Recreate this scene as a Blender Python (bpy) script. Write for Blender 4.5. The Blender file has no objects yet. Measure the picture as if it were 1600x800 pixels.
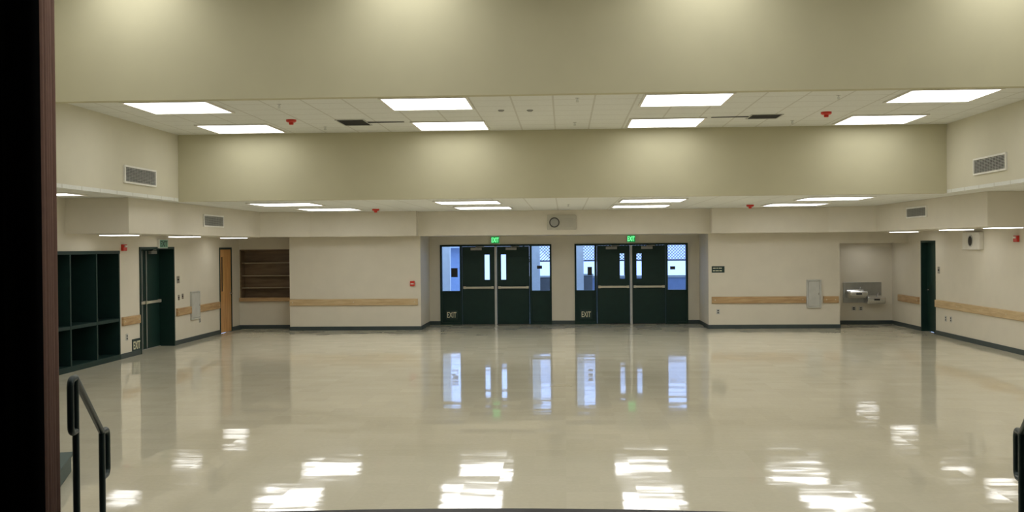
import bpy, math, random
from mathutils import Vector, Matrix
random.seed(7)
S = bpy.context.scene
COL = S.collection
PI = math.pi
# ------------------------------------------------------------ camera
F = 1600.0
CAMH = 2.13
TH = math.atan(82/1600); PH = 0.0095; RO = 0.0085
fwd = Vector((-math.sin(TH)*math.cos(PH), math.cos(TH)*math.cos(PH), -math.sin(PH)))
rt = Vector((math.cos(TH), math.sin(TH), 0)); up = rt.cross(fwd)
CR = rt*math.cos(RO) - up*math.sin(RO)
CU = up*math.cos(RO) + rt*math.sin(RO)
cd = bpy.data.cameras.new('camera'); cam = bpy.data.objects.new('camera', cd); COL.objects.link(cam)
cd.sensor_width = 36; cd.lens = 36.0*F/1600; cd.clip_end = 300; cd.clip_start = .05
M = Matrix((CR, CU, -fwd)).transposed().to_4x4(); M.translation = (0, 0, CAMH)
cam.matrix_world = M
S.camera = cam
def ray(px, py): return fwd*F + CR*(px-800) + CU*(400-py)
def hx(px, py, X): d = ray(px, py); t = X/d.x; return (d.y*t, CAMH+d.z*t)
def hy(px, py, Y): d = ray(px, py); t = Y/d.y; return (d.x*t, CAMH+d.z*t)
def hz(px, py, Z): d = ray(px, py); t = (Z-CAMH)/d.z; return (d.x*t, d.y*t)
# ------------------------------------------------------------ room numbers
XL, XR = -8.62, 8.6
DP, DRC, DLA, DRA = 26.1, 27.85, 26.75, 27.4
BXL, BXR = -7.26, 6.94
Y1, Y2 = 13.4, 18.97
ZN, Z2, Z3, Z4 = 5.78, 4.28, 3.03, 2.41
YS = -3.0
# ------------------------------------------------------------ materials
def lin(c):
    return tuple(((v/255)/12.92 if v/255 <= .04045 else ((v/255+.055)/1.055)**2.4) for v in c) + (1,)
def mat(name, rgb, rough=.6, metal=0, var=.06, scale=6, emit=0, spec=.5, bump=0):
    m = bpy.data.materials.new(name); m.use_nodes = True
    nt = m.node_tree; b = nt.nodes['Principled BSDF']; L = nt.links.new
    b.inputs['Roughness'].default_value = rough; b.inputs['Metallic'].default_value = metal
    b.inputs['Specular IOR Level'].default_value = spec
    c = lin(rgb)
    tc = nt.nodes.new('ShaderNodeTexCoord'); no = nt.nodes.new('ShaderNodeTexNoise')
    no.inputs['Scale'].default_value = scale; no.inputs['Detail'].default_value = 3
    L(tc.outputs['Object'], no.inputs['Vector'])
    rp = nt.nodes.new('ShaderNodeValToRGB')
    rp.color_ramp.elements[0].position = .3; rp.color_ramp.elements[1].position = .7
    rp.color_ramp.elements[0].color = tuple(v*(1-var) for v in c[:3])+(1,)
    rp.color_ramp.elements[1].color = tuple(min(1, v*(1+var)) for v in c[:3])+(1,)
    L(no.outputs['Fac'], rp.inputs['Fac']); L(rp.outputs['Color'], b.inputs['Base Color'])
    if emit:
        b.inputs['Emission Color'].default_value = c; b.inputs['Emission Strength'].default_value = emit
    if bump:
        bp = nt.nodes.new('ShaderNodeBump'); bp.inputs['Strength'].default_value = bump; bp.inputs['Distance'].default_value = .01
        L(no.outputs['Fac'], bp.inputs['Height']); L(bp.outputs['Normal'], b.inputs['Normal'])
    return m
def wood(name, c0, c1, rough=.45, sc=(1, 1, 14)):
    m = mat(name, c0, rough); nt = m.node_tree; L = nt.links.new
    b = nt.nodes['Principled BSDF']
    tc = nt.nodes.new('ShaderNodeTexCoord'); mp = nt.nodes.new('ShaderNodeMapping'); mp.inputs['Scale'].default_value = sc
    no = nt.nodes.new('ShaderNodeTexNoise'); no.inputs['Scale'].default_value = 2.2; no.inputs['Detail'].default_value = 5; no.inputs['Distortion'].default_value = .6
    rp = nt.nodes.new('ShaderNodeValToRGB'); rp.color_ramp.elements[0].position = .35; rp.color_ramp.elements[1].position = .65
    rp.color_ramp.elements[0].color = lin(c0); rp.color_ramp.elements[1].color = lin(c1)
    L(tc.outputs['Object'], mp.inputs['Vector']); L(mp.outputs['Vector'], no.inputs['Vector']); L(no.outputs['Fac'], rp.inputs['Fac'])
    L(rp.outputs['Color'], b.inputs['Base Color'])
    return m
def floor_mat():
    m = bpy.data.materials.new('vinyl_tile'); m.use_nodes = True; nt = m.node_tree; L = nt.links.new
    b = nt.nodes['Principled BSDF']; N = nt.nodes.new
    g = N('ShaderNodeNewGeometry')
    s = N('ShaderNodeVectorMath'); s.operation = 'MULTIPLY'; s.inputs[1].default_value = (1/.305, 1/.305, 0); L(g.outputs['Position'], s.inputs[0])
    fl = N('ShaderNodeVectorMath'); fl.operation = 'FLOOR'; L(s.outputs[0], fl.inputs[0])
    wn = N('ShaderNodeTexWhiteNoise'); wn.noise_dimensions = '3D'; L(fl.outputs[0], wn.inputs['Vector'])
    # whole rows of tiles lie a touch out of level, each tile a little more
    rw = N('ShaderNodeVectorMath'); rw.operation = 'MULTIPLY'; rw.inputs[1].default_value = (.5, 1, 0); L(s.outputs[0], rw.inputs[0])
    rf = N('ShaderNodeVectorMath'); rf.operation = 'FLOOR'; L(rw.outputs[0], rf.inputs[0])
    rn = N('ShaderNodeTexWhiteNoise'); rn.noise_dimensions = '3D'; L(rf.outputs[0], rn.inputs['Vector'])
    # wax ripples, wider than they are deep
    rm = N('ShaderNodeVectorMath'); rm.operation = 'MULTIPLY'; rm.inputs[1].default_value = (2.2, 9, 0); L(g.outputs['Position'], rm.inputs[0])
    rnz = N('ShaderNodeTexNoise'); rnz.inputs['Scale'].default_value = 1; rnz.inputs['Detail'].default_value = 1; L(rm.outputs[0], rnz.inputs['Vector'])
    def tilt(src, amt):
        sb = N('ShaderNodeVectorMath'); sb.operation = 'SUBTRACT'; sb.inputs[1].default_value = (.5, .5, .5); L(src, sb.inputs[0])
        sc = N('ShaderNodeVectorMath'); sc.operation = 'MULTIPLY'; sc.inputs[1].default_value = amt; L(sb.outputs[0], sc.inputs[0]); return sc
    t1 = tilt(wn.outputs['Color'], (.002, .004, 0)); t2 = tilt(rn.outputs['Color'], (.001, .012, 0)); t3 = tilt(rnz.outputs['Color'], (.002, .018, 0))
    a0 = N('ShaderNodeVectorMath'); L(t1.outputs[0], a0.inputs[0]); L(t2.outputs[0], a0.inputs[1])
    a1 = N('ShaderNodeVectorMath'); L(a0.outputs[0], a1.inputs[0]); L(t3.outputs[0], a1.inputs[1])
    a2 = N('ShaderNodeVectorMath'); L(g.outputs['Normal'], a2.inputs[0]); L(a1.outputs[0], a2.inputs[1])
    nm = N('ShaderNodeVectorMath'); nm.operation = 'NORMALIZE'; L(a2.outputs[0], nm.inputs[0]); L(nm.outputs[0], b.inputs['Normal'])
    sp = N('ShaderNodeTexNoise'); sp.inputs['Scale'].default_value = 22; sp.inputs['Detail'].default_value = 3; L(g.outputs['Position'], sp.inputs['Vector'])
    mx = N('ShaderNodeMath'); mx.operation = 'MULTIPLY_ADD'; mx.inputs[1].default_value = .28; L(wn.outputs['Value'], mx.inputs[0])
    mm = N('ShaderNodeMath'); mm.operation = 'MULTIPLY'; mm.inputs[1].default_value = .7; L(sp.outputs['Fac'], mm.inputs[0]); L(mm.outputs[0], mx.inputs[2])
    rp = N('ShaderNodeValToRGB'); rp.color_ramp.elements[0].color = lin((212, 205, 181)); rp.color_ramp.elements[1].color = lin((227, 220, 198))
    L(mx.outputs[0], rp.inputs['Fac'])
    L(rp.outputs['Color'], b.inputs['Base Color'])
    b.inputs['Roughness'].default_value = .06; b.inputs['IOR'].default_value = 1.55
    return m
def ceil_mat():
    m = mat('ceiling_tile', (226, 227, 220), .85, var=.03, scale=30); nt = m.node_tree; L = nt.links.new; N = nt.nodes.new
    b = nt.nodes['Principled BSDF']; rp = [n for n in nt.nodes if n.type == 'VALTORGB'][0]
    g = N('ShaderNodeNewGeometry'); sx = N('ShaderNodeSeparateXYZ'); L(g.outputs['Position'], sx.inputs[0])
    outs = []
    for o in ('X', 'Y'):
        a = N('ShaderNodeMath'); a.operation = 'MULTIPLY_ADD'; a.inputs[1].default_value = 1/.61; a.inputs[2].default_value = .27; L(sx.outputs[o], a.inputs[0])
        f = N('ShaderNodeMath'); f.operation = 'FRACT'; L(a.outputs[0], f.inputs[0])
        c = N('ShaderNodeMath'); c.operation = 'LESS_THAN'; c.inputs[1].default_value = .045; L(f.outputs[0], c.inputs[0]); outs.append(c)
    mxm = N('ShaderNodeMath'); mxm.operation = 'MAXIMUM'; L(outs[0].outputs[0], mxm.inputs[0]); L(outs[1].outputs[0], mxm.inputs[1])
    mi = N('ShaderNodeMix'); mi.data_type = 'RGBA'; mi.inputs[7].default_value = lin((206, 205, 194))
    L(mxm.outputs[0], mi.inputs[0]); L(rp.outputs['Color'], mi.inputs[6]); L(mi.outputs[2], b.inputs['Base Color'])
    return m
def glass_mat():
    m = bpy.data.materials.new('clear_glass'); m.use_nodes = True; nt = m.node_tree; L = nt.links.new; nt.nodes.clear()
    o = nt.nodes.new('ShaderNodeOutputMaterial'); mi = nt.nodes.new('ShaderNodeMixShader'); t = nt.nodes.new('ShaderNodeBsdfTransparent'); gl = nt.nodes.new('ShaderNodeBsdfGlossy')
    t.inputs[0].default_value = (.88, .94, 1, 1); gl.inputs['Roughness'].default_value = .03; mi.inputs[0].default_value = .07
    L(t.outputs[0], mi.inputs[1]); L(gl.outputs[0], mi.inputs[2]); L(mi.outputs[0], o.inputs[0])
    return m
m_wall = mat('cream_wall_paint', (217, 210, 192), .6, var=.02, scale=3, bump=.05)
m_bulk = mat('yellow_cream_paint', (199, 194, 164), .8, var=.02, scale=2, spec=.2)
m_sidebulk = mat('pale_cream_paint', (213, 208, 186), .7, var=.02, scale=2)
m_ceil = ceil_mat(); m_floor = floor_mat(); m_glass = glass_mat()
m_green = mat('dark_green_paint', (18, 46, 40), .5, var=.1, spec=.3)
m_green2 = mat('shelf_green_laminate', (19, 46, 42), .55, var=.1, spec=.3)
m_base = mat('green_grey_rubber_base', (56, 68, 68), .5)
m_rail = wood('maple_rail', (186, 158, 116), (206, 182, 140), .45, (1, 1, 10))
m_rail2 = wood('tan_rail', (164, 130, 88), (192, 162, 118), .45, (1, 1, 10))
m_door = wood('birch_veneer', (190, 138, 80), (212, 164, 104), .4, (6, 6, .6))
m_case = wood('brown_cabinet_wood', (106, 86, 62), (130, 108, 80), .45, (.4, .4, 4))
m_black = mat('void_shade_black', (8, 8, 8), .9)
m_dark = mat('dark_grille', (44, 44, 42), .7)
m_backing = mat('grille_backing', (96, 96, 92), .7)
m_mid = mat('mid_grey_enamel', (150, 150, 144), .5)
m_grey = mat('light_grey_enamel', (190, 190, 182), .45)
m_lgrey = mat('off_white_enamel', (222, 219, 208), .4)
m_fplate = mat('floor_plate_paint', (218, 210, 186), .12)
m_steel = mat('brushed_steel', (222, 224, 226), .25, 1)
m_brass = mat('satin_bronze_bar', (206, 200, 182), .4, .5)
m_red = mat('red_plastic', (204, 50, 32), .4)
m_white = mat('white_plastic', (236, 234, 226), .4)
m_diff = mat('lit_diffuser_raised', (252, 252, 252), .5, emit=3.7, var=0)
m_diff3 = mat('lit_diffuser_low', (252, 252, 252), .5, emit=6.0, var=0)
m_diff2 = mat('lit_small_lens', (252, 251, 248), .5, emit=4.2, var=0)
m_exitface = mat('exit_green_face', (16, 130, 66), .4, emit=.6)
m_exitlet = mat('exit_green_letters', (120, 255, 160), .4, emit=1.6)
m_palegreen = mat('pale_green_face', (110, 160, 134), .4)
m_plate = mat('dark_green_plate', (18, 48, 44), .5)
m_cream = mat('cream_letters', (226, 222, 190), .5)
m_pipe = mat('dark_green_pipe', (28, 46, 46), .35, .2)
m_stage = mat('dark_stage_floor', (28, 28, 38), .5)
m_curt = mat('black_velvet', (9, 8, 9), .95, spec=.1, scale=20)
m_maroon = mat('maroon_drape', (150, 118, 106), .9, spec=.15, scale=20)
m_conc = mat('concrete', (176, 180, 186), .9)
m_bldg = mat('pale_blue_stucco', (150, 166, 190), .9)
m_mesh = mat('dark_fence_wire', (50, 58, 72), .6)
m_ubox = mat('tan_grey_box', (110, 108, 104), .7)
m_lowwall = mat('blue_grey_block', (118, 130, 150), .9)
m_teal = mat('grey_green_step', (66, 84, 80), .6)
# ------------------------------------------------------------ geometry helpers
class MB:
    def __init__(s): s.v = []; s.f = []
    def add(s, vs, fs):
        o = len(s.v); s.v += [tuple(p) for p in vs]; s.f += [tuple(i+o for i in f) for f in fs]; return s
    def box(s, x0, x1, y0, y1, z0, z1):
        if x0 > x1: x0, x1 = x1, x0
        if y0 > y1: y0, y1 = y1, y0
        if z0 > z1: z0, z1 = z1, z0
        return s.add([(x0,y0,z0),(x1,y0,z0),(x1,y1,z0),(x0,y1,z0),(x0,y0,z1),(x1,y0,z1),(x1,y1,z1),(x0,y1,z1)],
            [(0,3,2,1),(4,5,6,7),(0,1,5,4),(1,2,6,5),(2,3,7,6),(3,0,4,7)])
    def prism(s, pts, z0, z1):
        n = len(pts)
        return s.add([(x,y,z0) for x,y in pts]+[(x,y,z1) for x,y in pts],
            [tuple(range(n-1,-1,-1)), tuple(range(n,2*n))]+[(i,(i+1)%n,n+(i+1)%n,n+i) for i in range(n)])
    def xprism(s, pts, x0, x1):      # profile in (y,z)
        n = len(pts)
        return s.add([(x0,y,z) for y,z in pts]+[(x1,y,z) for y,z in pts],
            [tuple(range(n)), tuple(range(2*n-1,n-1,-1))]+[(i,n+i,n+(i+1)%n,(i+1)%n) for i in range(n)])
    def tube(s, pts, r, n=12, cap=True):
        pts = [Vector(p) for p in pts]; rings = []; nrm = None
        for i, p in enumerate(pts):
            t = ((pts[i]-pts[i-1]).normalized() if i else Vector((0,0,0))) + ((pts[i+1]-pts[i]).normalized() if i < len(pts)-1 else Vector((0,0,0)))
            t.normalize()
            if nrm is None:
                nrm = t.cross(Vector((0,0,1)) if abs(t.z) < .9 else Vector((1,0,0))).normalized()
            else: nrm = (nrm - t*nrm.dot(t)).normalized()
            bn = t.cross(nrm)
            rings.append([p + (nrm*math.cos(2*PI*k/n)+bn*math.sin(2*PI*k/n))*r for k in range(n)])
        vs = [v for rg in rings for v in rg]; fs = []
        for i in range(len(rings)-1):
            for k in range(n): fs.append((i*n+k, i*n+(k+1)%n, (i+1)*n+(k+1)%n, (i+1)*n+k))
        if cap: fs.append(tuple(range(n-1,-1,-1))); fs.append(tuple((len(rings)-1)*n+k for k in range(n)))
        return s.add(vs, fs)
    def lathe(s, prof, c, axis='y', n=24):   # prof = (radius, offset along axis)
        vs = []; fs = []
        for r, h in prof:
            for k in range(n):
                a = 2*PI*k/n; u, w = r*math.cos(a), r*math.sin(a)
                vs.append((c[0]+u, c[1]+h, c[2]+w) if axis == 'y' else (c[0]+u, c[1]+w, c[2]+h))
        m = len(prof)
        for i in range(m-1):
            for k in range(n): fs.append((i*n+k, i*n+(k+1)%n, (i+1)*n+(k+1)%n, (i+1)*n+k))
        fs.append(tuple(range(n-1,-1,-1))); fs.append(tuple((m-1)*n+k for k in range(n)))
        return s.add(vs, fs)
    def frame(s, x0, x1, z0, z1, w, y0, y1):
        s.box(x0,x0+w,y0,y1,z0,z1); s.box(x1-w,x1,y0,y1,z0,z1); s.box(x0+w,x1-w,y0,y1,z0,z0+w); s.box(x0+w,x1-w,y0,y1,z1-w,z1); return s
    def panels(s, x0, x1, z0, z1, y0, y1, holes):
        xs = sorted({x0, x1} | {min(max(h[i], x0), x1) for h in holes for i in (0, 1)})
        for a, b in zip(xs, xs[1:]):
            c = (a+b)/2; hs = sorted((h[2], h[3]) for h in holes if h[0] < c < h[1]); z = z0
            for p, q in hs:
                if p > z+1e-4: s.box(a, b, y0, y1, z, p)
                z = max(z, q)
            if z < z1-1e-4: s.box(a, b, y0, y1, z, z1)
        return s
    def build(s, name, m, parent=None, bevel=0, smooth=False, label=None):
        me = bpy.data.meshes.new(name); me.from_pydata(s.v, [], s.f); me.update()
        import bmesh
        bm = bmesh.new(); bm.from_mesh(me); bmesh.ops.recalc_face_normals(bm, faces=bm.faces); bm.to_mesh(me); bm.free()
        me.materials.append(m)
        o = bpy.data.objects.new(name, me); COL.objects.link(o)
        if parent: o.parent = parent
        if bevel:
            b = o.modifiers.new('bevel', 'BEVEL'); b.width = bevel; b.segments = 2; b.limit_method = 'ANGLE'
        if smooth:
            for p in me.polygons: p.use_smooth = True
            try: me.set_sharp_from_angle(angle=.7)
            except Exception: pass
        if label: o['label'] = label
        return o
def tag(o, label, cat, group=None, kind=None):
    o['label'] = label; o['category'] = cat
    if group: o['group'] = group
    if kind: o['kind'] = kind
    return o
def thing(name, label, cat, loc=(0,0,0), rot=0, group=None, kind=None):
    o = bpy.data.objects.new(name, None); COL.objects.link(o); o.empty_display_size = .1
    o.location = loc; o.rotation_euler = (0, 0, rot)
    return tag(o, label, cat, group, kind)
def struct(name, mb, m, label, cat, loc=None, rot=0):
    o = mb.build(name, m)
    if loc is not None: o.location = loc; o.rotation_euler = (0,0,rot)
    return tag(o, label, cat, None, 'structure')
def lettering(body, h, parent, m, x, y, z, name='lettering', w=None):
    cu = bpy.data.curves.new('txt', 'FONT'); cu.body = body; cu.size = 1; cu.align_x = 'CENTER'; cu.align_y = 'CENTER'; cu.extrude = .004; cu.offset = .012
    t = bpy.data.objects.new('txt', cu); COL.objects.link(t)
    dg = bpy.context.evaluated_depsgraph_get(); me = bpy.data.meshes.new_from_object(t.evaluated_get(dg))
    bpy.data.objects.remove(t)
    xs = [v.co.x for v in me.vertices]; ys = [v.co.y for v in me.vertices]
    cx, cy = (min(xs)+max(xs))/2, (min(ys)+max(ys))/2
    k = h/(max(ys)-min(ys)); kx = (w/(max(xs)-min(xs))) if w else k
    for v in me.vertices:
        v.co = ((v.co.x-cx)*kx+x, y - v.co.z*.5, (v.co.y-cy)*k+z)
    me.materials.clear(); me.materials.append(m)
    o = bpy.data.objects.new(name, me); COL.objects.link(o); o.parent = parent
    return o
ROT = {'B': 0, 'L': PI/2, 'R': -PI/2}
def place(side, plane, px0, px1, py0, py1):
    """rectangle in the photo -> foot point on a real wall plane, width, height"""
    pm, qm = (px0+px1)/2, (py0+py1)/2
    if side == 'B':
        a, b = hy(px0, qm, plane)[0], hy(px1, qm, plane)[0]; z0, z1 = hy(pm, py1, plane)[1], hy(pm, py0, plane)[1]
        return ((a+b)/2, plane, z0), abs(b-a), z1-z0
    a, b = hx(px0, qm, plane)[0], hx(px1, qm, plane)[0]; z0, z1 = hx(pm, py1, plane)[1], hx(pm, py0, plane)[1]
    return (plane, (a+b)/2, z0), abs(b-a), z1-z0
# ------------------------------------------------------------ SHELL
struct('floor', MB().box(-9.6, 9.6, YS, 28.0, -.1, 0), m_floor, 'glossy beige vinyl tile floor', 'floor')
c1 = MB().box(XL-.6, XR+.6, YS, Y1+.15, ZN, ZN+.1); struct('ceiling', c1, m_ceil, 'high tiled ceiling in front of the stage', 'ceiling')
c2 = MB().box(BXL, BXR, Y1+.15, Y2, Z2, Z2+.1); struct('ceiling', c2, m_ceil, 'raised tiled ceiling bay between the two cross bulkheads', 'ceiling')
c3 = MB().box(XL-.1, XR+.1, Y2+.15, 26.0, Z3, Z3+.06)
c3.box(XL-.1, BXL, 6.5, Y2+.15, Z3, Z3+.06).box(BXR, XR+.1, 6.5, Y2+.15, Z3, Z3+.06)
struct('ceiling', c3, m_ceil, 'low tiled ceiling bay before the back wall', 'ceiling')
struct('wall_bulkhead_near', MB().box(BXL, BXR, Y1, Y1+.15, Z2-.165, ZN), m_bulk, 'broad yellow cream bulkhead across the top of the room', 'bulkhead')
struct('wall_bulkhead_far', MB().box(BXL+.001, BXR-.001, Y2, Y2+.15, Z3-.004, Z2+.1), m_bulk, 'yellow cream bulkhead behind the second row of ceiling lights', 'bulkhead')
struct('wall_bulkhead_left', MB().box(XL-.1, BXL, 6.5, Y2+.15, Z3+.06, ZN), m_sidebulk, 'cream side bulkhead over the left wall', 'bulkhead')
struct('wall_bulkhead_right', MB().box(BXR, XR+.1, 6.5, Y2+.15, Z3+.06, ZN), m_sidebulk, 'cream side bulkhead over the right wall', 'bulkhead')
FXL, FXR = -7.5, 7.45
sof = MB().prism([(XL-.1, 17.3), (FXL, 17.3), (FXL, 24.9), (-6.37, 25.4), (-3.69, 25.4), (-3.69, 25.75), (3.63, 25.75), (3.63, 25.4), (6.45, 25.4), (FXR, 24.9), (FXR, 18.45), (XR+.1, 18.45), (XR+.1, 28), (XL-.1, 28)], Z4, Z3-.002)
struct('wall_soffit', sof, m_wall, 'cream dropped soffit round three sides of the room', 'soffit')
def yL(px, py=460): return hx(px, py, XL)[0]
def yR(px, py=460): return hx(px, py, XR)[0]
SH0, SH1 = 15.38, yL(187, 475)
LD0, LD1 = yL(218), yL(272)
WD0, WD1 = yL(343), yL(362)
RD0, RD1 = yR(1462), yR(1440)
wl = MB().panels(YS, 28, 0, ZN, 0, .15, [(SH0, SH1, 0, 2.11), (LD0, LD1, 0, 2.18), (WD0, WD1, 0, 2.16)])
struct('wall_left', wl, m_wall, 'long cream left wall', 'wall', (XL, 0, 0), PI/2)
wr = MB().panels(-28, -YS, 0, ZN, 0, .15, [(-RD1, -RD0, 0, 2.18)])
struct('wall_right', wr, m_wall, 'long cream right wall', 'wall', (XR, 0, 0), -PI/2)
struct('wall_front', MB().box(XL-.15, XR+.15, YS-.15, YS, 0, ZN), m_wall, 'wall at the rear of the stage', 'wall')
U1a, U1b = hy(688, 445, DRC)[0], hy(862, 445, DRC)[0]
U2a, U2b = hy(898, 445, DRC)[0], hy(1075, 445, DRC)[0]
DC0, DC1, DCZ0, DCZ1 = XL+.02, -7.10, .77, 2.10
wb = MB().box(-7.09, -3.69, DP, 28, 0, Z4).box(3.63, 6.9, DP, 28, 0, Z4)
wb.panels(-3.69, 3.63, 0, Z4, DRC, DRC+.15, [(U1a, U1b, 0, 2.18), (U2a, U2b, 0, 2.18)])
wb.panels(XL, -7.09, 0, Z4, DLA, DLA+.15, [(DC0, DC1, DCZ0, DCZ1)])
wb.box(6.9, XR, DP, DP+.15, 2.13, Z4).box(6.9, XR, DRA, DRA+.15, 0, Z4).box(6.9, XR, DP+.15, DRA, 2.13, 2.2)
struct('wall_back', wb, m_wall, 'cream back wall with a recessed entry and corner alcoves', 'wall')
BH, BT = .1, .015
bb = MB().box(-7.09-BT, -3.69+BT, DP-BT, DP, 0, BH).box(3.63-BT, 6.9+BT, DP-BT, DP, 0, BH)
bb.box(-3.69, -3.69+BT, DP, DRC, 0, BH).box(3.63-BT, 3.63, DP, DRC, 0, BH)
for a, b in ((-3.69, U1a), (U1b, U2a), (U2b, 3.63)): bb.box(a, b, DRC-BT, DRC, 0, BH)
bb.box(XL, -7.09, DLA-BT, DLA, 0, BH).box(6.9, XR, DRA-BT, DRA, 0, BH)
struct('baseboard_back', bb, m_base, 'dark rubber base along the back wall', 'baseboard')
bl = MB()
for a, b in ((6.5, SH0), (SH1, LD0), (LD1, WD0), (WD1, DLA)): bl.box(a, b, -BT, 0, 0, BH)
struct('baseboard_left', bl, m_base, 'dark rubber base along the left wall', 'baseboard', (XL, 0, 0), PI/2)
br = MB()
for a, b in ((6.5, RD0), (RD1, DRA)): br.box(-b, -a, -BT, 0, 0, BH)
struct('baseboard_right', br, m_base, 'dark rubber base along the right wall', 'baseboard', (XR, 0, 0), -PI/2)
# ------------------------------------------------------------ DOORS
def push_bar(x0, x1, z, y, leaf, m=None):
    p = MB().box(x0, x0+.07, y-.06, y, z-.035, z+.035).box(x1-.07, x1, y-.06, y, z-.035, z+.035)
    p.box(x0+.03, x1-.03, y-.075, y-.035, z-.028, z+.028)
    p.build('push_bar', m or m_brass, leaf, .006)
def leaf(root, x0, x1, z0, z1, y0, y1, lite, closer_x, m=None):
    mb = MB().panels(x0, x1, z0, z1, y0, y1, [lite] if lite else [])
    lf = mb.build('door_leaf', m or m_green, root)
    if lite:
        MB().box(lite[0], lite[1], (y0+y1)/2-.004, (y0+y1)/2+.004, lite[2], lite[3]).build('pane', m_glass, lf)
        MB().frame(lite[0]-.015, lite[1]+.015, lite[2]-.015, lite[3]+.015, .018, y0-.008, y0+.002).build('lite_frame', m_green, lf)
    if closer_x is not None:
        MB().box(closer_x-.15, closer_x+.15, y0-.07, y0, z1-.1, z1-.03).tube([(closer_x, y0-.05, z1-.03), (closer_x+.0, y0-.05, z1-.005), (closer_x+.22, y0-.02, z1-.005)], .012, 8).build('door_closer', m_mid, lf, .006)
    return lf
def entry_unit(name, label, xa, xb):
    W = xb-xa
    root = thing(name, label, 'double door', (xa, DRC, 0), 0, None, 'structure')
    k = W/3.05; T = 2.18
    f = MB().box(0, .05, -.02, .13, 0, T).box(W-.05, W, -.02, .13, 0, T).box(.05, W-.05, -.02, .13, T-.05, T)
    f.box(.54*k, .60*k, -.02, .13, 0, T-.05).box(2.45*k, 2.51*k, -.02, .13, 0, T-.05)
    for a, b in ((.05, .54*k), (2.51*k, W-.05)): f.box(a, b, -.02, .13, .86, .92).box(a, b, -.02, .13, 0, .06)
    f.build('door_frame', m_green, root)
    for a, b in ((.05, .54*k), (2.51*k, W-.05)):
        MB().box(a, b, .03, .09, .06, .86).build('lower_panel', m_green, root)
        MB().box(a, b, .055, .063, .92, T-.05).build('pane', m_glass, root)
    MB().box(1.495*k, 1.555*k, -.03, .1, 0, T-.05).build('centre_mullion', m_grey, root, .004, label='light grey removable centre post')
    MB().box(.60*k, 2.45*k, -.02, .13, 0, .012).build('threshold', m_dark, root)
    for s, (a, b, la, lb) in enumerate(((.605*k, 1.49*k, 1.22*k, 1.36*k), (1.56*k, 2.445*k, 1.67*k, 1.81*k))):
        lf = leaf(root, a, b, .012, T-.052, .01, .055, (la, lb, 1.22, 1.91), (a+b)/2-.05)
        push_bar(a+.03, b-.02, 1.01, .01, lf)
    return root
entry_unit('door_1', 'left pair of dark green entry doors with glass sidelights', U1a, U1b)
entry_unit('door_2', 'right pair of dark green entry doors with glass sidelights', U2a, U2b)
W = LD1-LD0
r = thing('door_3', 'dark green double door deep set in the left wall by the cubbies', 'double door', (XL, LD0, 0), PI/2, None, 'structure')
MB().box(0, .05, -.02, .38, 0, 2.18).box(W-.05, W, -.02, .38, 0, 2.18).box(.05, W-.05, -.02, .38, 2.13, 2.18).build('door_frame', m_green, r)
for a, b in ((.05, W/2-.012), (W/2+.012, W-.05)):
    lf = leaf(r, a, b, .01, 2.13, .31, .355, None, (a+b)/2, m_green)
    push_bar(a+.04, b-.04, 1.0, .31, lf)
    MB().tube([(b-.1 if a < .2 else a+.1, .285, .03), (b-.1 if a < .2 else a+.1, .285, 2.1)], .012, 8).build('vertical_rod', m_mid, lf)
MB().box(W/2-.012, W/2+.012, .3, .36, 0, 2.13).build('astragal', m_green, r)
MB().box(.05, W-.05, .29, .37, 0, .009).build('threshold', m_mid, r)
W = WD1-WD0
r = thing('door_4', 'light wooden door with narrow dark window in the left wall', 'door', (XL, WD0, 0), PI/2, None, 'structure')
MB().box(0, .05, -.015, .15, 0, 2.16).box(W-.05, W, -.015, .15, 0, 2.16).box(.05, W-.05, -.015, .15, 2.11, 2.16).build('door_frame', m_green, r)
lf = MB().panels(.05, W-.05, .01, 2.11, .0, .045, [(.16, .3, 1.05, 1.92)]).build('door_leaf', m_door, r)
MB().box(.16, .3, .02, .03, 1.05, 1.92).build('pane', m_dark, lf)
MB().tube([(W-.12, 0, .98), (W-.12, -.06, .98), (W-.22, -.06, .98)], .011, 8).lathe([(.03, -.012), (.03, 0)], (W-.12, 0, .98)).build('lever_handle', m_steel, lf)
W = RD1-RD0
r = thing('door_5', 'narrow looking dark green door set in the right wall', 'door', (XR, RD1, 0), -PI/2, None, 'structure')
MB().box(0, .05, -.02, .2, 0, 2.18).box(W-.05, W, -.02, .2, 0, 2.18).box(.05, W-.05, -.02, .2, 2.13, 2.18).build('door_frame', m_green, r)
lf = MB().box(.05, W-.05, .12, .165, .01, 2.13).build('door_leaf', m_green, r)
MB().tube([(.13, .12, 1.0), (.13, .06, 1.0), (.24, .06, 1.0)], .011, 8).lathe([(.03, -.012), (.03, 0)], (.13, .12, 1.0)).build('lever_handle', m_steel, lf)
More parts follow.
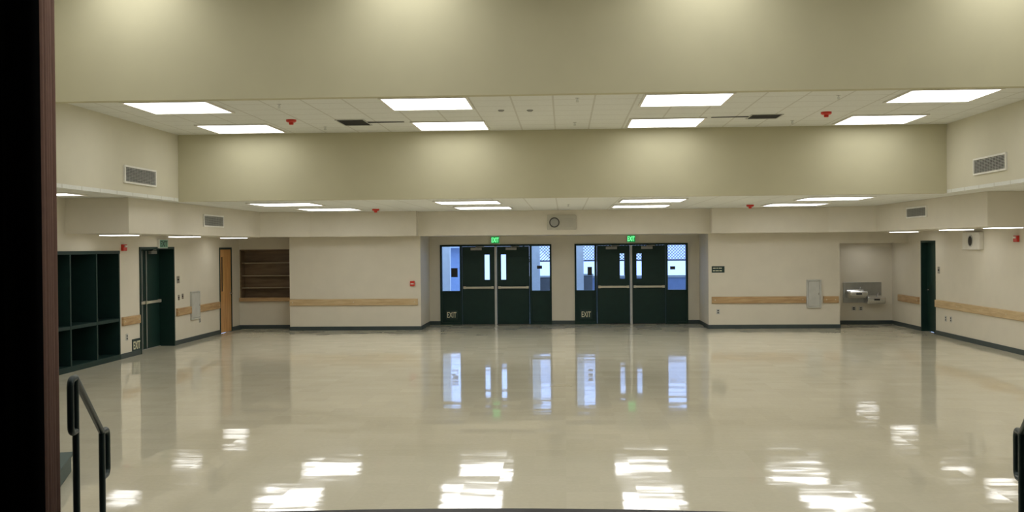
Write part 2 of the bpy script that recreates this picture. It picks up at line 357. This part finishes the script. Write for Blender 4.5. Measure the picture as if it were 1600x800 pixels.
# ------------------------------------------------------------ OUTSIDE
tag(MB().box(-14, 14, 28.0, 60, -.12, -.02).build('ground', m_conc), 'pale concrete paving outside the entry doors', 'ground', None, 'structure')
fr = thing('chain_link_fence', 'dark wire mesh fence outside, seen through the door glass', 'fence', (0, 34, -.02))
FX0 = -1.35
for x in (FX0, 2.0, 5.6): MB().tube([(x, 0, 0), (x, 0, 2.6)], .035, 10).build('fence_post', m_mesh, fr)
MB().tube([(FX0, 0, 2.58), (5.6, 0, 2.58)], .025, 8).build('fence_rail', m_mesh, fr)
MB().tube([(FX0, 0, 1.65), (5.6, 0, 1.65)], .025, 8).build('fence_rail', m_mesh, fr)
mb = MB(); st = .10
x = -3.0
while x < 7.2:
    for sgn in (1, -1):
        x0, x1 = (x, x+.89) if sgn > 0 else (x+.89, x)
        a, b = Vector((x0, 0, 1.67)), Vector((x1, 0, 2.56))
        if min(x0, x1) >= FX0 and max(x0, x1) <= 5.6: mb.tube([a, b], .009, 4)
    x += st
mb.build('wire_mesh', m_mesh, fr)
b = thing('outbuilding', 'pale blue grey building outside the leftmost sidelight', 'building', (-6.6, 44, -.02))
MB().box(-2.5, 2.3, 0, 5, 0, 2.1).build('wall', m_bldg, b)
MB().xprism([(-.5, 2.1), (5.5, 2.1), (2.5, 2.6)], -2.8, 2.6).build('roof', m_conc, b)
for dx in (-1.4, .9): MB().frame(dx-.5, dx+.5, .8, 1.8, .08, -.04, .02).build('window_frame', m_mesh, b)
lw = thing('block_wall', 'low blue grey block wall outside below the wire fence', 'low wall', (2.1, 33.4, -.02))
MB().box(-3.5, 3.5, -.1, .1, 0, 1.1).build('body', m_lowwall, lw); MB().box(-3.55, 3.55, -.14, .14, 1.1, 1.17).build('coping', m_mid, lw)
for i, (px, Y, w, h, lab) in enumerate(((848, 31, .45, 1.2, 'grey utility box outside the right sidelight of the left entry doors'), (914, 31, .45, 1.25, 'grey utility box outside the left sidelight of the right entry doors'))):
    xx = hy(px, 440, Y)[0]
    u = thing('utility_box', lab, 'utility box', (xx, Y, -.02), 0, 'utility boxes outside the entry')
    MB().box(-w/2, w/2, -.25, .25, 0, h).build('body', m_ubox, u, .02)
    MB().box(-w/2-.03, w/2+.03, -.28, .28, h, h+.05).build('lid', m_grey, u, .01)
for i, (px, lab) in enumerate(((837, 'cream walkway post seen through right sidelight of the left entry doors'), (905, 'cream walkway post seen through left sidelight of the right entry doors'), (697, 'cream walkway post seen through leftmost sidelight'))):
    xx = hy(px, 420, 30.5)[0]
    u = thing('walkway_post', lab, 'post', (xx, 30.5, -.02), 0, 'cream walkway posts outside')
    MB().box(-.13, .13, -.13, .13, 0, 3.4).build('shaft', m_lgrey, u, .01)
    MB().box(-.2, .2, -.2, .2, 0, .15).build('foot', m_conc, u, .01)
for px0, px1, py0, py1, lab in ((705, 715, 419, 433, 'black notice on the leftmost sidelight glass'), (839, 847, 415, 420, 'small black notice on right sidelight of left entry doors'), (918, 925, 417, 430, 'black notice on left sidelight of right entry doors'), (1047, 1055, 416, 421, 'small black notice on the rightmost sidelight glass')):
    loc, w, h = place('B', DRC+.053, px0, px1, py0, py1)
    n = thing('notice', lab, 'notice', loc)
    MB().box(-w/2, w/2, -.008, 0, 0, h).build('sheet', m_dark, n, .002)
# ------------------------------------------------------------ LIGHTS
def ceiling_light(x, y, z, w, d, label, group, name='ceiling_light', dm=None, drop=.016):
    t = thing(name, label, 'ceiling light', (x, y, z), 0, group)
    fm = MB(); fw = .035
    fm.box(-w/2-fw, -w/2, -d/2-fw, d/2+fw, -.022, 0).box(w/2, w/2+fw, -d/2-fw, d/2+fw, -.022, 0).box(-w/2, w/2, -d/2-fw, -d/2, -.022, 0).box(-w/2, w/2, d/2, d/2+fw, -.022, 0)
    fm.build('frame', m_lgrey, t); MB().box(-w/2, w/2, -d/2, d/2, -drop, -.002).build('diffuser', dm or m_diff, t)
order = ['leftmost', 'second from left', 'third from left', 'rightmost']
rows = [(((288, 172), (668, 162), (1072, 155), (1470, 151)), Z2, 'nearer row of the raised ceiling', 1.22, 1.22),
        (((383, 204), (705, 197), (1040, 191), (1373, 188)), Z2, 'farther row of the raised ceiling', 1.22, 1.2),
        (((454, 321), (732, 317), (1020, 313.5), (1305, 310.5)), Z3, 'nearer row of the low ceiling', 1.22, 1.22),
        (((517, 328), (755, 325), (1000, 323), (1243, 320)), Z3, 'farther row of the low ceiling', 1.22, 1.22)]
for pts, z, nm, w, d in rows:
    ps = [hz(px, py, z-.02) for px, py in pts]; ym = sum(p[1] for p in ps)/4
    if z == Z2 and ym > 17: ym = min(ym, Y2-.67)
    for i, p in enumerate(ps):
        ceiling_light(p[0], ym, z, w, d, order[i]+' lit square panel in the '+nm, 'lit ceiling panels, '+nm, 'ceiling_light', m_diff if z == Z2 else m_diff3)
for sgn, sd in ((-1, 'left'), (1, 'right')):
    for i, (yy, wd) in enumerate(((17.95 if sgn < 0 else 18.9, 'nearest'), (21.1, 'middle'), (24.3, 'farthest'))):
        xx = -7.95 if sgn < 0 else 7.9
        ceiling_light(xx, yy, Z4, .5, .5, wd+' small soffit light along the %s wall' % sd, 'small soffit lights on the '+sd, 'soffit_light', m_diff2, .034)
ceiling_light(-8.05, 15.9, Z3, .6, .6, 'sliver of lit panel under left bulkhead beside the curtain', None, 'side_light', m_diff2)
def lamp(x, y, z, p, s=1.2):
    l = bpy.data.lights.new('lamp', 'AREA'); l.shape = 'SQUARE'; l.size = s; l.energy = p; l.color = (1, .995, .985)
    o = bpy.data.objects.new('lamp', l); COL.objects.link(o); o.location = (x, y, z)
for x in (-5.65, -2.0, 1.85, 5.6):
    lamp(x, 12.6, ZN-.02, 22); lamp(x, 9.3, ZN-.02, 32); lamp(x, 6.2, ZN-.02, 31)
lamp(7.9, 15.9, Z3-.02, 16, .6); lamp(7.9, 12.4, Z3-.02, 8, .6); lamp(-8.05, 12.6, Z3-.02, 8, .6)  # first lamp is added out of view to brighten the right soffit's front face
lamp(7.75, 26.75, 2.12, 3, .5)      # added unseen fill lamp that brightens the fountain alcove
# ------------------------------------------------------------ CEILING FITTINGS
def strobe(px, py, z, label):
    x, y = hz(px, py, z)
    t = thing('fire_strobe', label, 'fire alarm', (x, y, z), 0, 'red ceiling fire strobes')
    MB().lathe([(.085, 0), (.085, -.03), (.065, -.045)], (0, 0, 0), 'z').build('base', m_red, t, 0, True)
    MB().box(-.035, .035, -.025, .025, -.085, -.035).build('strobe_lens', m_red, t, .01)
strobe(455, 187, Z2, 'red fire strobe on raised ceiling at left, beside the dark ceiling hole')
strobe(1291, 175, Z2, 'red fire strobe on raised ceiling at right')
strobe(587, 326.5, Z3, 'red fire strobe on low ceiling at left')
strobe(1172, 320, Z3, 'red fire strobe on low ceiling at right')
def sprinkler(px, py, z, label):
    x, y = hz(px, py, z)
    t = thing('sprinkler_head', label, 'sprinkler', (x, y, z), 0, 'ceiling sprinkler heads')
    t.scale = (.75, .75, .75)
    MB().lathe([(.04, 0), (.04, -.008), (.012, -.012), (.012, -.06)], (0, 0, 0), 'z', 14).build('stem', m_steel, t)
    MB().lathe([(.03, -.07), (.03, -.075)], (0, 0, 0), 'z', 14).tube([(-.02, 0, -.03), (-.02, 0, -.07)], .005, 6).tube([(.02, 0, -.03), (.02, 0, -.07)], .005, 6).build('deflector', m_steel, t)
for px, py, z, lab in ((436, 163, Z2, 'sprinkler head between the two leftmost nearer lights'), (902, 153, Z2, 'sprinkler head mid ceiling by the near bulkhead'), (1310, 149, Z2, 'sprinkler head near the right end of the near bulkhead'),
    (898, 191, Z2, 'sprinkler head mid ceiling by the far bulkhead'), (508, 198, Z2, 'sprinkler head below the left dark ceiling hole'), (1238, 188, Z2, 'sprinkler head beside the right dark ceiling hole'), (888, 319, Z3, 'sprinkler head in the middle of the low ceiling')):
    sprinkler(px, py, z, lab)
for px, py, lab in ((783, 172, 'left one of two small dark ceiling sensors'), (828, 172, 'right one of two small dark ceiling sensors')):
    x, y = hz(px, py, Z2)
    tag(MB().lathe([(.05, 0), (.05, -.01), (.03, -.025)], (0, 0, 0), 'z', 18).build('ceiling_sensor', m_mid), lab, 'sensor', 'small round ceiling sensors').location = (x, y, Z2)
def hole(pa, pb, label, tile_dir):
    (x0, y0), (x1, y1) = hz(pa[0], pa[1], Z2), hz(pb[0], pb[1], Z2)
    cx, cy, w, d = (x0+x1)/2, (y0+y1)/2, abs(x1-x0), abs(y0-y1)
    t = thing('ceiling_opening', label, 'ceiling opening', (cx, cy, Z2), 0, 'dark openings in the raised ceiling')
    MB().box(-w/2, w/2, -d/2, d/2, -.006, 0).build('void_shade', m_black, t)  # flat black sheet, painted as the shade inside the opening
    MB().box(-w/2-.02, -w/2, -d/2, d/2, -.012, 0).box(w/2, w/2+.02, -d/2, d/2, -.012, 0).box(-w/2-.02, w/2+.02, -d/2-.02, -d/2, -.012, 0).box(-w/2-.02, w/2+.02, d/2, d/2+.02, -.012, 0).build('grid_bar', m_grey, t)
    s = tile_dir
    MB().prism([(s*(w/2+.02), -d*.08), (s*(w/2+.64), -d*.03), (s*(w/2+.64), d*.06), (s*(w/2+.02), d*.08)], -.009, -.002).build('lifted_tile_edge', m_dark, t)
hole((525, 187), (580, 195), 'black rectangular hole in the raised ceiling at left', 1)
hole((1223, 178), (1167, 185), 'black rectangular hole in the raised ceiling at right', -1)
# ------------------------------------------------------------ VENTS
def grille(side, plane, px0, px1, py0, py1, label):
    loc, w, h = place(side, plane, px0, px1, py0, py1)
    t = thing('air_grille', label, 'air vent', loc, ROT[side], 'wall air grilles')
    MB().box(-w/2+.02, w/2-.02, -.006, 0, .02, h-.02).build('backing', m_backing, t)
    MB().frame(-w/2, w/2, 0, h, .03, -.03, 0).build('frame', m_white, t)
    s = MB(); n = 9
    for k in range(n):
        z = .035+(h-.07)*(k+.5)/n
        s.add([(-w/2+.03, -.027, z-.008), (w/2-.03, -.027, z-.008), (w/2-.03, -.012, z+.006), (-w/2+.03, -.012, z+.006)], [(0, 1, 2, 3)])
    for k in range(1, 12):
        x = -w/2+w*k/12; s.box(x-.003, x+.003, -.012, -.006, .03, h-.03)
    s.build('louvres', m_grey, t)
grille('L', BXL, 193, 242, 262, 289, 'larger left air grille on the side bulkhead beside the curtain')
grille('R', BXR, 1523, 1574, 243, 270, 'larger right air grille on the side bulkhead')
grille('L', FXL, 317, 348, 336, 355, 'smaller left air grille on the low soffit')
grille('R', FXR, 1418, 1449, 323, 340, 'smaller right air grille on the low soffit')
# ------------------------------------------------------------ SIGNS
def exit_sign(side, plane, rect, label, face, let, name='exit_sign', box=True, d=.06):
    loc, w, h = place(side, plane, *rect)
    t = thing(name, label, 'exit sign', loc, ROT[side])
    MB().box(-w/2, w/2, -d, 0, 0, h).build('housing', m_lgrey if box else face, t, .004)
    if box: MB().box(-w/2+.012, w/2-.012, -d-.004, -d+.002, .012, h-.012).build('face', face, t)
    lettering('EXIT', h*.62, t, let, 0, -d-.006, h*.5, w=w*.8)
exit_sign('B', DRC, (767, 781, 369, 381), 'green lit exit sign above the left entry doors', m_exitface, m_exitlet)
exit_sign('B', DRC, (979, 993, 367, 379), 'green lit exit sign above the right entry doors', m_exitface, m_exitlet)
exit_sign('L', XL, (245, 258, 374, 388), 'pale green exit sign above the left wall double door', m_palegreen, m_plate)
exit_sign('B', DRC+.03, (697, 715, 485, 499), 'low dark exit plate beside the left entry doors', m_plate, m_cream, 'low_exit_sign', False, .012)
exit_sign('B', DRC+.03, (907, 925, 484, 498), 'low dark exit plate beside the right entry doors', m_plate, m_cream, 'low_exit_sign', False, .012)
exit_sign('L', XL, (206, 219, 529, 549), 'low dark exit plate on the left wall between cubbies and double door', m_plate, m_cream, 'low_exit_sign', False, .012)
loc, w, h = place('B', DP, 1112, 1132, 416, 426)
t = thing('room_sign', 'small dark green sign with tiny white text on back wall', 'sign', loc)
MB().box(-w/2, w/2, -.012, 0, 0, h).build('plate', m_plate, t, .002)
for k, ws in enumerate(((.3, .2, .34), (.22, .36, .26))):
    mb = MB(); x = -w/2+.03
    for q in ws:
        mb.box(x, x+(w-.09)*q, -.014, -.012, h*(.64-.4*k), h*(.76-.4*k)); x += (w-.09)*q+.015
    mb.build('text_line', m_cream, t)
# ------------------------------------------------------------ RAILS (wooden bumper boards)
def rail_at(loc, w, rot, label, m=None):
    t = thing('wooden_bumper_rail', label, 'wall rail', loc, rot, 'wooden rails along the walls')
    h = .17
    MB().xprism([(0, 0), (-.034, 0), (-.042, .012), (-.042, h-.012), (-.034, h), (0, h)], -w/2, w/2).build('board', m or m_rail, t)
    n = max(2, int(w/1.2)+1)
    for i in range(n):
        MB().lathe([(.012, -.045), (.014, -.041)], (-w/2+.08+(w-.16)*i/(n-1), 0, h/2), 'y', 10).build('screw_cap', m_brass, t)
def rail(side, plane, px0, px1, pya, pyb, label, m=None):
    loc, w, h = place(side, plane, px0, px1, pya, pyb)
    rail_at((loc[0], loc[1], .64), w, ROT[side], label, m)
rail('L', XL, 190, 217, 497, 510, 'short wooden rail between the cubbies and left double door', m_rail2)
rail('L', XL, 275, 342, 477, 495, 'wooden rail between left double door and wood door', m_rail2)
rail('B', DP, 453, 653, 467, 477, 'long wooden rail on back wall left of the entry')
rail('B', DP, 1112, 1259, 463, 473, 'long wooden rail on back wall right of the entry', m_rail2)
rail('B', DP, 1286, 1310, 463, 473, 'short wooden rail between grey cabinet and fountain alcove', m_rail2)
rail('R', XR, 1437, 1405, 463, 474, 'short wooden rail beyond the right wall door', m_rail2)
rail_at((XR, (RD0-.05+14)/2, .64), RD0-.05-14, -PI/2, 'long wooden rail on right wall nearer than the dark door')
# ------------------------------------------------------------ CABINETS, ALARMS, PLATES
def wall_cabinet(side, plane, rect, label):
    loc, w, h = place(side, plane, *rect)
    t = thing('wall_cabinet', label, 'cabinet', loc, ROT[side], 'grey wall cabinets')
    MB().frame(-w/2, w/2, 0, h, .035, -.05, 0).box(-w/2+.035, w/2-.035, -.03, 0, .035, h-.035).build('body', m_grey, t, .004)
    d = MB().box(-w/2+.045, w/2-.045, -.048, -.03, .045, h-.045).build('door', m_grey, t, .004)
    MB().box(w/2-.085, w/2-.06, -.065, -.048, h*.46, h*.54).build('latch', m_steel, d, .003)
wall_cabinet('L', XL, (297, 310, 455, 499), 'grey metal wall cabinet between left double door and wood door')
wall_cabinet('B', DP, (1260, 1283, 437, 481), 'grey metal wall cabinet breaking the rail right of the entry')
def alarm(side, plane, rect, label, strobe_=True):
    loc, w, h = place(side, plane, *rect)
    t = thing('fire_alarm', label, 'fire alarm', loc, ROT[side])
    MB().box(-w/2, w/2, -.05, 0, 0, h).build('body', m_red, t, .008)
    if strobe_: MB().box(-w*.3, w*.3, -.075, -.05, h*.55, h*.85).build('strobe_lens', m_white, t, .008)
    else: MB().box(-w*.36, w*.36, -.066, -.05, h*.35, h*.55).build('pull_handle', m_white, t, .006)
alarm('L', XL, (189, 195, 382, 392), 'red fire alarm on the left wall above the cubbies')
alarm('R', XR, (1587, 1593, 368, 378), 'red fire alarm on the right wall')
alarm('B', DP, (641, 648, 439, 447), 'red fire pull box on the back wall left of the entry', False)
def plate(side, plane, px, py, label, kind='outlet', w=.075, h=.12):
    if side == 'B': x, z = hy(px, py, plane); loc = (x, plane, z-h/2)
    else: y, z = hx(px, py, plane); loc = (plane, y, z-h/2)
    t = thing('outlet_plate' if kind == 'outlet' else 'switch_plate', label, 'outlet' if kind == 'outlet' else 'switch', loc, ROT[side])
    MB().box(-w/2, w/2, -.008, 0, 0, h).build('cover', m_grey if kind == 'outlet' else m_steel, t, .002)
    if kind == 'outlet':
        for k in (.3, .7): MB().box(-w*.22, w*.22, -.011, -.008, h*(k-.13), h*(k+.13)).build('socket', m_dark, t, .002)
    else: MB().box(-w*.1, w*.1, -.02, -.008, h*.4, h*.6).build('toggle', m_dark, t, .002)
plate('L', XL, 278, 437, 'square switch plate at eye height right of the left double door', 'switch', .16, .16)
plate('L', XL, 279, 465, 'switch plate left one of two above the left rail', 'switch', .1)
plate('L', XL, 285, 463, 'switch plate right one of two above the left rail', 'switch', .1)
plate('L', XL, 312, 500, 'outlet below the grey cabinet on the left wall', 'outlet', .1, .13)
plate('L', XL, 198, 527, 'outlet low on left wall beside the cubbies', 'outlet', .1, .13)
plate('B', DP, 1122, 487, 'outlet on the back wall under the rail, right of the entry', 'outlet', .09, .13)
plate('B', DRC, 1098, 441, 'switch plate beside the right entry doors', 'switch', .1)
plate('R', XR, 1478, 498, 'outlet on right wall, one farther from camera', 'outlet', .1, .13)
plate('R', XR, 1486, 499, 'outlet on right wall, one nearer the camera', 'outlet', .1, .13)
plate('R', XR, 1467, 422, 'switch plate beside the right wall door', 'switch', .14, .16)
plate('B', DRA, 1334, 482, 'outlet under the fountain, left one', 'outlet', .11, .1)
plate('B', DRA, 1345, 482, 'outlet under the fountain, right one', 'outlet', .11, .1)
loc, w, h = place('B', 25.75, 855, 900, 336, 359)
t = thing('speaker_panel', 'grey speaker panel above the entry between the door pairs', 'speaker', loc)
MB().box(-w/2, w/2, -.04, 0, 0, h).build('panel', mat('beige_grey_panel', (186, 182, 166), .5), t, .006)
MB().lathe([(.13, -.05), (.13, -.04)], (-w*.25, 0, h/2), 'y').build('speaker_ring', mat('ring_grey', (78, 77, 72), .6), t)
MB().lathe([(.09, -.056), (.1, -.05)], (-w*.25, 0, h/2), 'y').build('speaker_cone', m_mid, t)
mb = MB()
for i in range(7):
    for j in range(7): mb.box(w*.09+i*.035, w*.09+i*.035+.012, -.042, -.039, h*.2+j*.033, h*.2+j*.033+.012)
mb.build('perforation', m_mid, t)
loc, w, h = place('R', XR, 1537, 1510, 363, 390)
t = thing('wall_speaker', 'white square wall speaker with dark round centre on right wall', 'speaker', loc, -PI/2)
MB().box(-w/2, w/2, -.09, 0, 0, h).build('box', m_lgrey, t, .01)
R_ = min(w, h)*.36
MB().lathe([(R_, -.1), (R_, -.09)], (0, 0, h/2), 'y').build('rim', m_grey, t)
MB().lathe([(R_*.7, -.104), (R_*.8, -.1)], (0, 0, h/2), 'y').build('cone', m_dark, t)
# ------------------------------------------------------------ DRINKING FOUNTAIN
loc, w, h = place('B', DRA, 1317, 1377, 441, 473)
t = thing('drinking_fountain', 'stainless steel two basin drinking fountain in the right alcove', 'drinking fountain', loc)
m_steel2 = mat('dark_brushed_steel', (168, 170, 168), .3, .9)
MB().box(-w/2, w/2, -.02, 0, 0, h).build('back_plate', m_steel2, t, .006)
for cx, zz in ((-w*.2, h*.34), (w*.26, h*.06)):
    pr = [(-.018, zz-.05), (-.018, zz+.17), (-.06, zz+.17), (-.1, zz+.12), (-.36, zz+.11), (-.38, zz+.14), (-.42, zz+.14), (-.44, zz+.1), (-.43, zz+.03), (-.34, zz-.05)]
    bs = MB().xprism(pr, cx-.23, cx+.23).build('basin', m_steel, t, .02)
    MB().tube([(cx+.12, -.09, zz+.12), (cx+.12, -.09, zz+.21), (cx+.12, -.14, zz+.23)], .016, 8).build('spout', m_steel, bs)
    MB().box(cx-.07, cx+.07, -.455, -.43, zz+.05, zz+.09).build('push_button', m_dark, bs, .004)
# ------------------------------------------------------------ DISPLAY CASE (left alcove)
t = thing('display_case', 'brown built in display case with glass shelves in the left corner', 'display case', ((DC0+DC1)/2, DLA, DCZ0))
w, h, d = DC1-DC0, DCZ1-DCZ0, .36
MB().box(-w/2, w/2, d-.03, d, 0, h).box(-w/2, -w/2+.03, -.01, d, 0, h).box(w/2-.03, w/2, -.01, d, 0, h).box(-w/2, w/2, -.01, d, h-.03, h).box(-w/2, w/2, -.01, d, 0, .03).build('carcass', m_case, t)
MB().box(-w/2, w/2, -.1, 0, -.04, .06).build('sill', m_rail2, t, .008, label='lighter wooden sill')
m_shelf = mat('shelf_glass_edge', (176, 162, 136), .3)
for zz in (.3, .62, .96): MB().box(-w/2+.03, w/2-.03, .08, d-.03, zz, zz+.018).build('shelf', m_shelf, t)
# ------------------------------------------------------------ CUBBY SHELVES (left wall)
W = SH1-SH0
t = thing('cubby_shelves', 'dark green built in cubby shelves on the left wall', 'shelves', (XL, SH0, 0), PI/2)
D = .5; H = 2.11
MB().box(0, W, D-.02, D, 0, H).box(0, W, 0, D, H-.04, H).box(0, W, 0, D, 0, .1).build('carcass', m_green2, t)
cols = [0, 1.03, 2.06, 3.07, W]
for c in cols:
    a = min(max(c-.025, 0), W-.05)
    MB().box(a, a+.05, -.012, D-.02, .1, H-.04).build('upright', m_green2, t, .003)
for a, b in zip(cols, cols[1:]): MB().box(a+.025, b-.025, -.008, D-.02, .74, .80).build('shelf', m_green2, t, .003)
MB().box(0, W, -.02, 0, H-.06, H).box(0, W, -.02, 0, 0, .1).build('face_trim', m_green2, t, .003)
# ------------------------------------------------------------ FLOOR PLATE
x, y = hz(877, 602, 0)
t = thing('floor_box', 'pale floor outlet cover set in the tiles before the entry', 'floor outlet', (x, y, 0))
MB().box(-.17, .17, -.11, .11, 0, .004).build('cover', m_fplate, t, .0015)
MB().box(-.1, .1, -.06, .06, .004, .006).build('flap', m_fplate, t, .001)
# ------------------------------------------------------------ STAGE
SZ = .53
pts = [(XL+.02, YS+.02)] + [(XR-.02, YS+.02)]
arc = []
for i in range(41):
    a = -.36+.72*i/40; arc.append((-.2+12*math.sin(a), 6.23-12+12*math.cos(a)))
pts += [(XR-.02, arc[-1][1])] + arc[::-1] + [(XL+.02, arc[0][1])]
stg = tag(MB().prism(pts, 0, SZ).build('stage', m_stage), 'dark curved stage edge at the bottom of the view', 'stage')
for sgn, sd in ((-1, 'left'), (1, 'right')):
    t = thing('stage_steps', 'dark steps down from the stage beside the %s handrail' % sd, 'steps', (sgn*3.76, 5.94, 0))
    MB().box(-.6, .6, 0, .3, 0, .353).build('step', m_stage, t, .01); MB().box(-.6, .6, .3, .6, 0, .177).build('step', m_stage, t, .01)
def arcpts(c, a0, a1, r, ux, n=5):
    return [Vector(c)+Vector(ux)*(r*math.cos(a0+(a1-a0)*i/n))+Vector((0,0,r*math.sin(a0+(a1-a0)*i/n))) for i in range(n+1)]
def handrail(sgn, p1, z1, p2, z2, base1, base2, label):
    t = thing('handrail', label, 'handrail', (p1[0], p1[1], 0), 0, None)
    P1 = Vector((0, 0, 0)); P2 = Vector((p2[0]-p1[0], p2[1]-p1[1], 0)); u = (P2-P1).normalized(); r = .045; R = .0205
    E1 = P1-u*.1; E2 = P2+u*.13; lz1, lz2 = z1-.32, z2-.3
    path = [P1+Vector((0, 0, lz1))]
    path += arcpts(E1+u*r+Vector((0, 0, lz1+r)), 1.5*PI, PI, r, u)
    path += arcpts(E1+u*r+Vector((0, 0, z1-r)), PI, .5*PI, r, u)
    path += [P1+Vector((0, 0, z1)), P2+Vector((0, 0, z2))]
    path += arcpts(E2-u*r+Vector((0, 0, z2-r)), .5*PI, 0, r, u)
    path += arcpts(E2-u*r+Vector((0, 0, lz2+r)), 0, -.5*PI, r, u)
    path += [P2+Vector((0, 0, lz2))]
    MB().tube(path, R).build('rail', m_pipe, t, 0, True)
    MB().tube([P1+Vector((0,0,base1)), P1+Vector((0,0,z1))], R).build('post', m_pipe, t, 0, True)
    MB().tube([P2+Vector((0,0,base2)), P2+Vector((0,0,z2))], R).build('post', m_pipe, t, 0, True)
    for P, b in ((P1, base1), (P2, base2)): MB().lathe([(.05, 0), (.05, .012)], (P.x, P.y, b), 'z', 16).build('foot_flange', m_pipe, t)
handrail(-1, (-2.95, 6.02), 1.36, (-3.05, 6.58), .93, 0, 0, 'dark green pipe handrail with looped ends, beside the curtain')
handrail(1, (2.76, 6.02), 1.36, (2.86, 6.58), .93, 0, 0, 'dark green pipe handrail cut by the right edge of the view')
t = thing('low_step', 'low grey green step block on the floor behind the left handrail', 'step', (-4.44, 8.74, 0), .324)
MB().box(-1.8, -.02, -.5, .9, 0, .16).build('block', m_teal, t, .01)
MB().box(-1.82, 0, -.52, .92, .16, .19).build('tread', m_teal, t, .006)
# ------------------------------------------------------------ CURTAINS
def curtain(name, label, p0, p1, amp, waves, m, z1=5.2):
    mb = MB(); n = 90; fs = []; vs = []
    P0, P1 = Vector((p0[0], p0[1], 0)), Vector((p1[0], p1[1], 0)); d = (P1-P0).normalized(); nn = Vector((-d.y, d.x, 0))
    for j, z in enumerate((SZ+.002, (SZ+z1)/2, z1)):
        for i in range(n+1):
            s = i/n; q = P0+(P1-P0)*s + nn*(amp*math.sin(s*waves*2*PI)+amp*.3*math.sin(s*waves*5.1+1)); vs.append((q.x, q.y, z))
    for j in range(2):
        for i in range(n): a = j*(n+1)+i; fs.append((a, a+1, a+n+2, a+n+1))
    mb.add(vs, fs)
    o = mb.build(name, m, None, 0, True); s = o.modifiers.new('thickness', 'SOLIDIFY'); s.thickness = .012
    return tag(o, label, 'curtain')
xa = hy(66, 400, 2.2)[0]; curtain('stage_curtain', 'black stage curtain filling the left edge', (xa-1.3, 2.2), (xa, 2.2), .05, 8, m_curt)
xb = hy(60, 400, 4.0)[0]; xc = hy(86, 400, 4.75)[0]
curtain('stage_curtain', 'narrow maroon drape edge just right of the black curtain', (xb, 4.0), (xc, 4.75), .014, 5, m_maroon)
# ------------------------------------------------------------ WORLD + VIEW
w = bpy.data.worlds.new('world'); S.world = w; w.use_nodes = True; nt = w.node_tree
bg = nt.nodes['Background']
sky = nt.nodes.new('ShaderNodeTexSky'); sky.sky_type = 'PREETHAM'; sky.turbidity = 4
mx = nt.nodes.new('ShaderNodeMix'); mx.data_type = 'RGBA'; mx.inputs[0].default_value = .88; mx.inputs[7].default_value = (.38, .56, 1.0, 1)
nt.links.new(sky.outputs[0], mx.inputs[6]); nt.links.new(mx.outputs[2], bg.inputs[0]); bg.inputs[1].default_value = 2.8
S.view_settings.view_transform = 'Standard'; S.view_settings.look = 'None'; S.view_settings.exposure = -.06
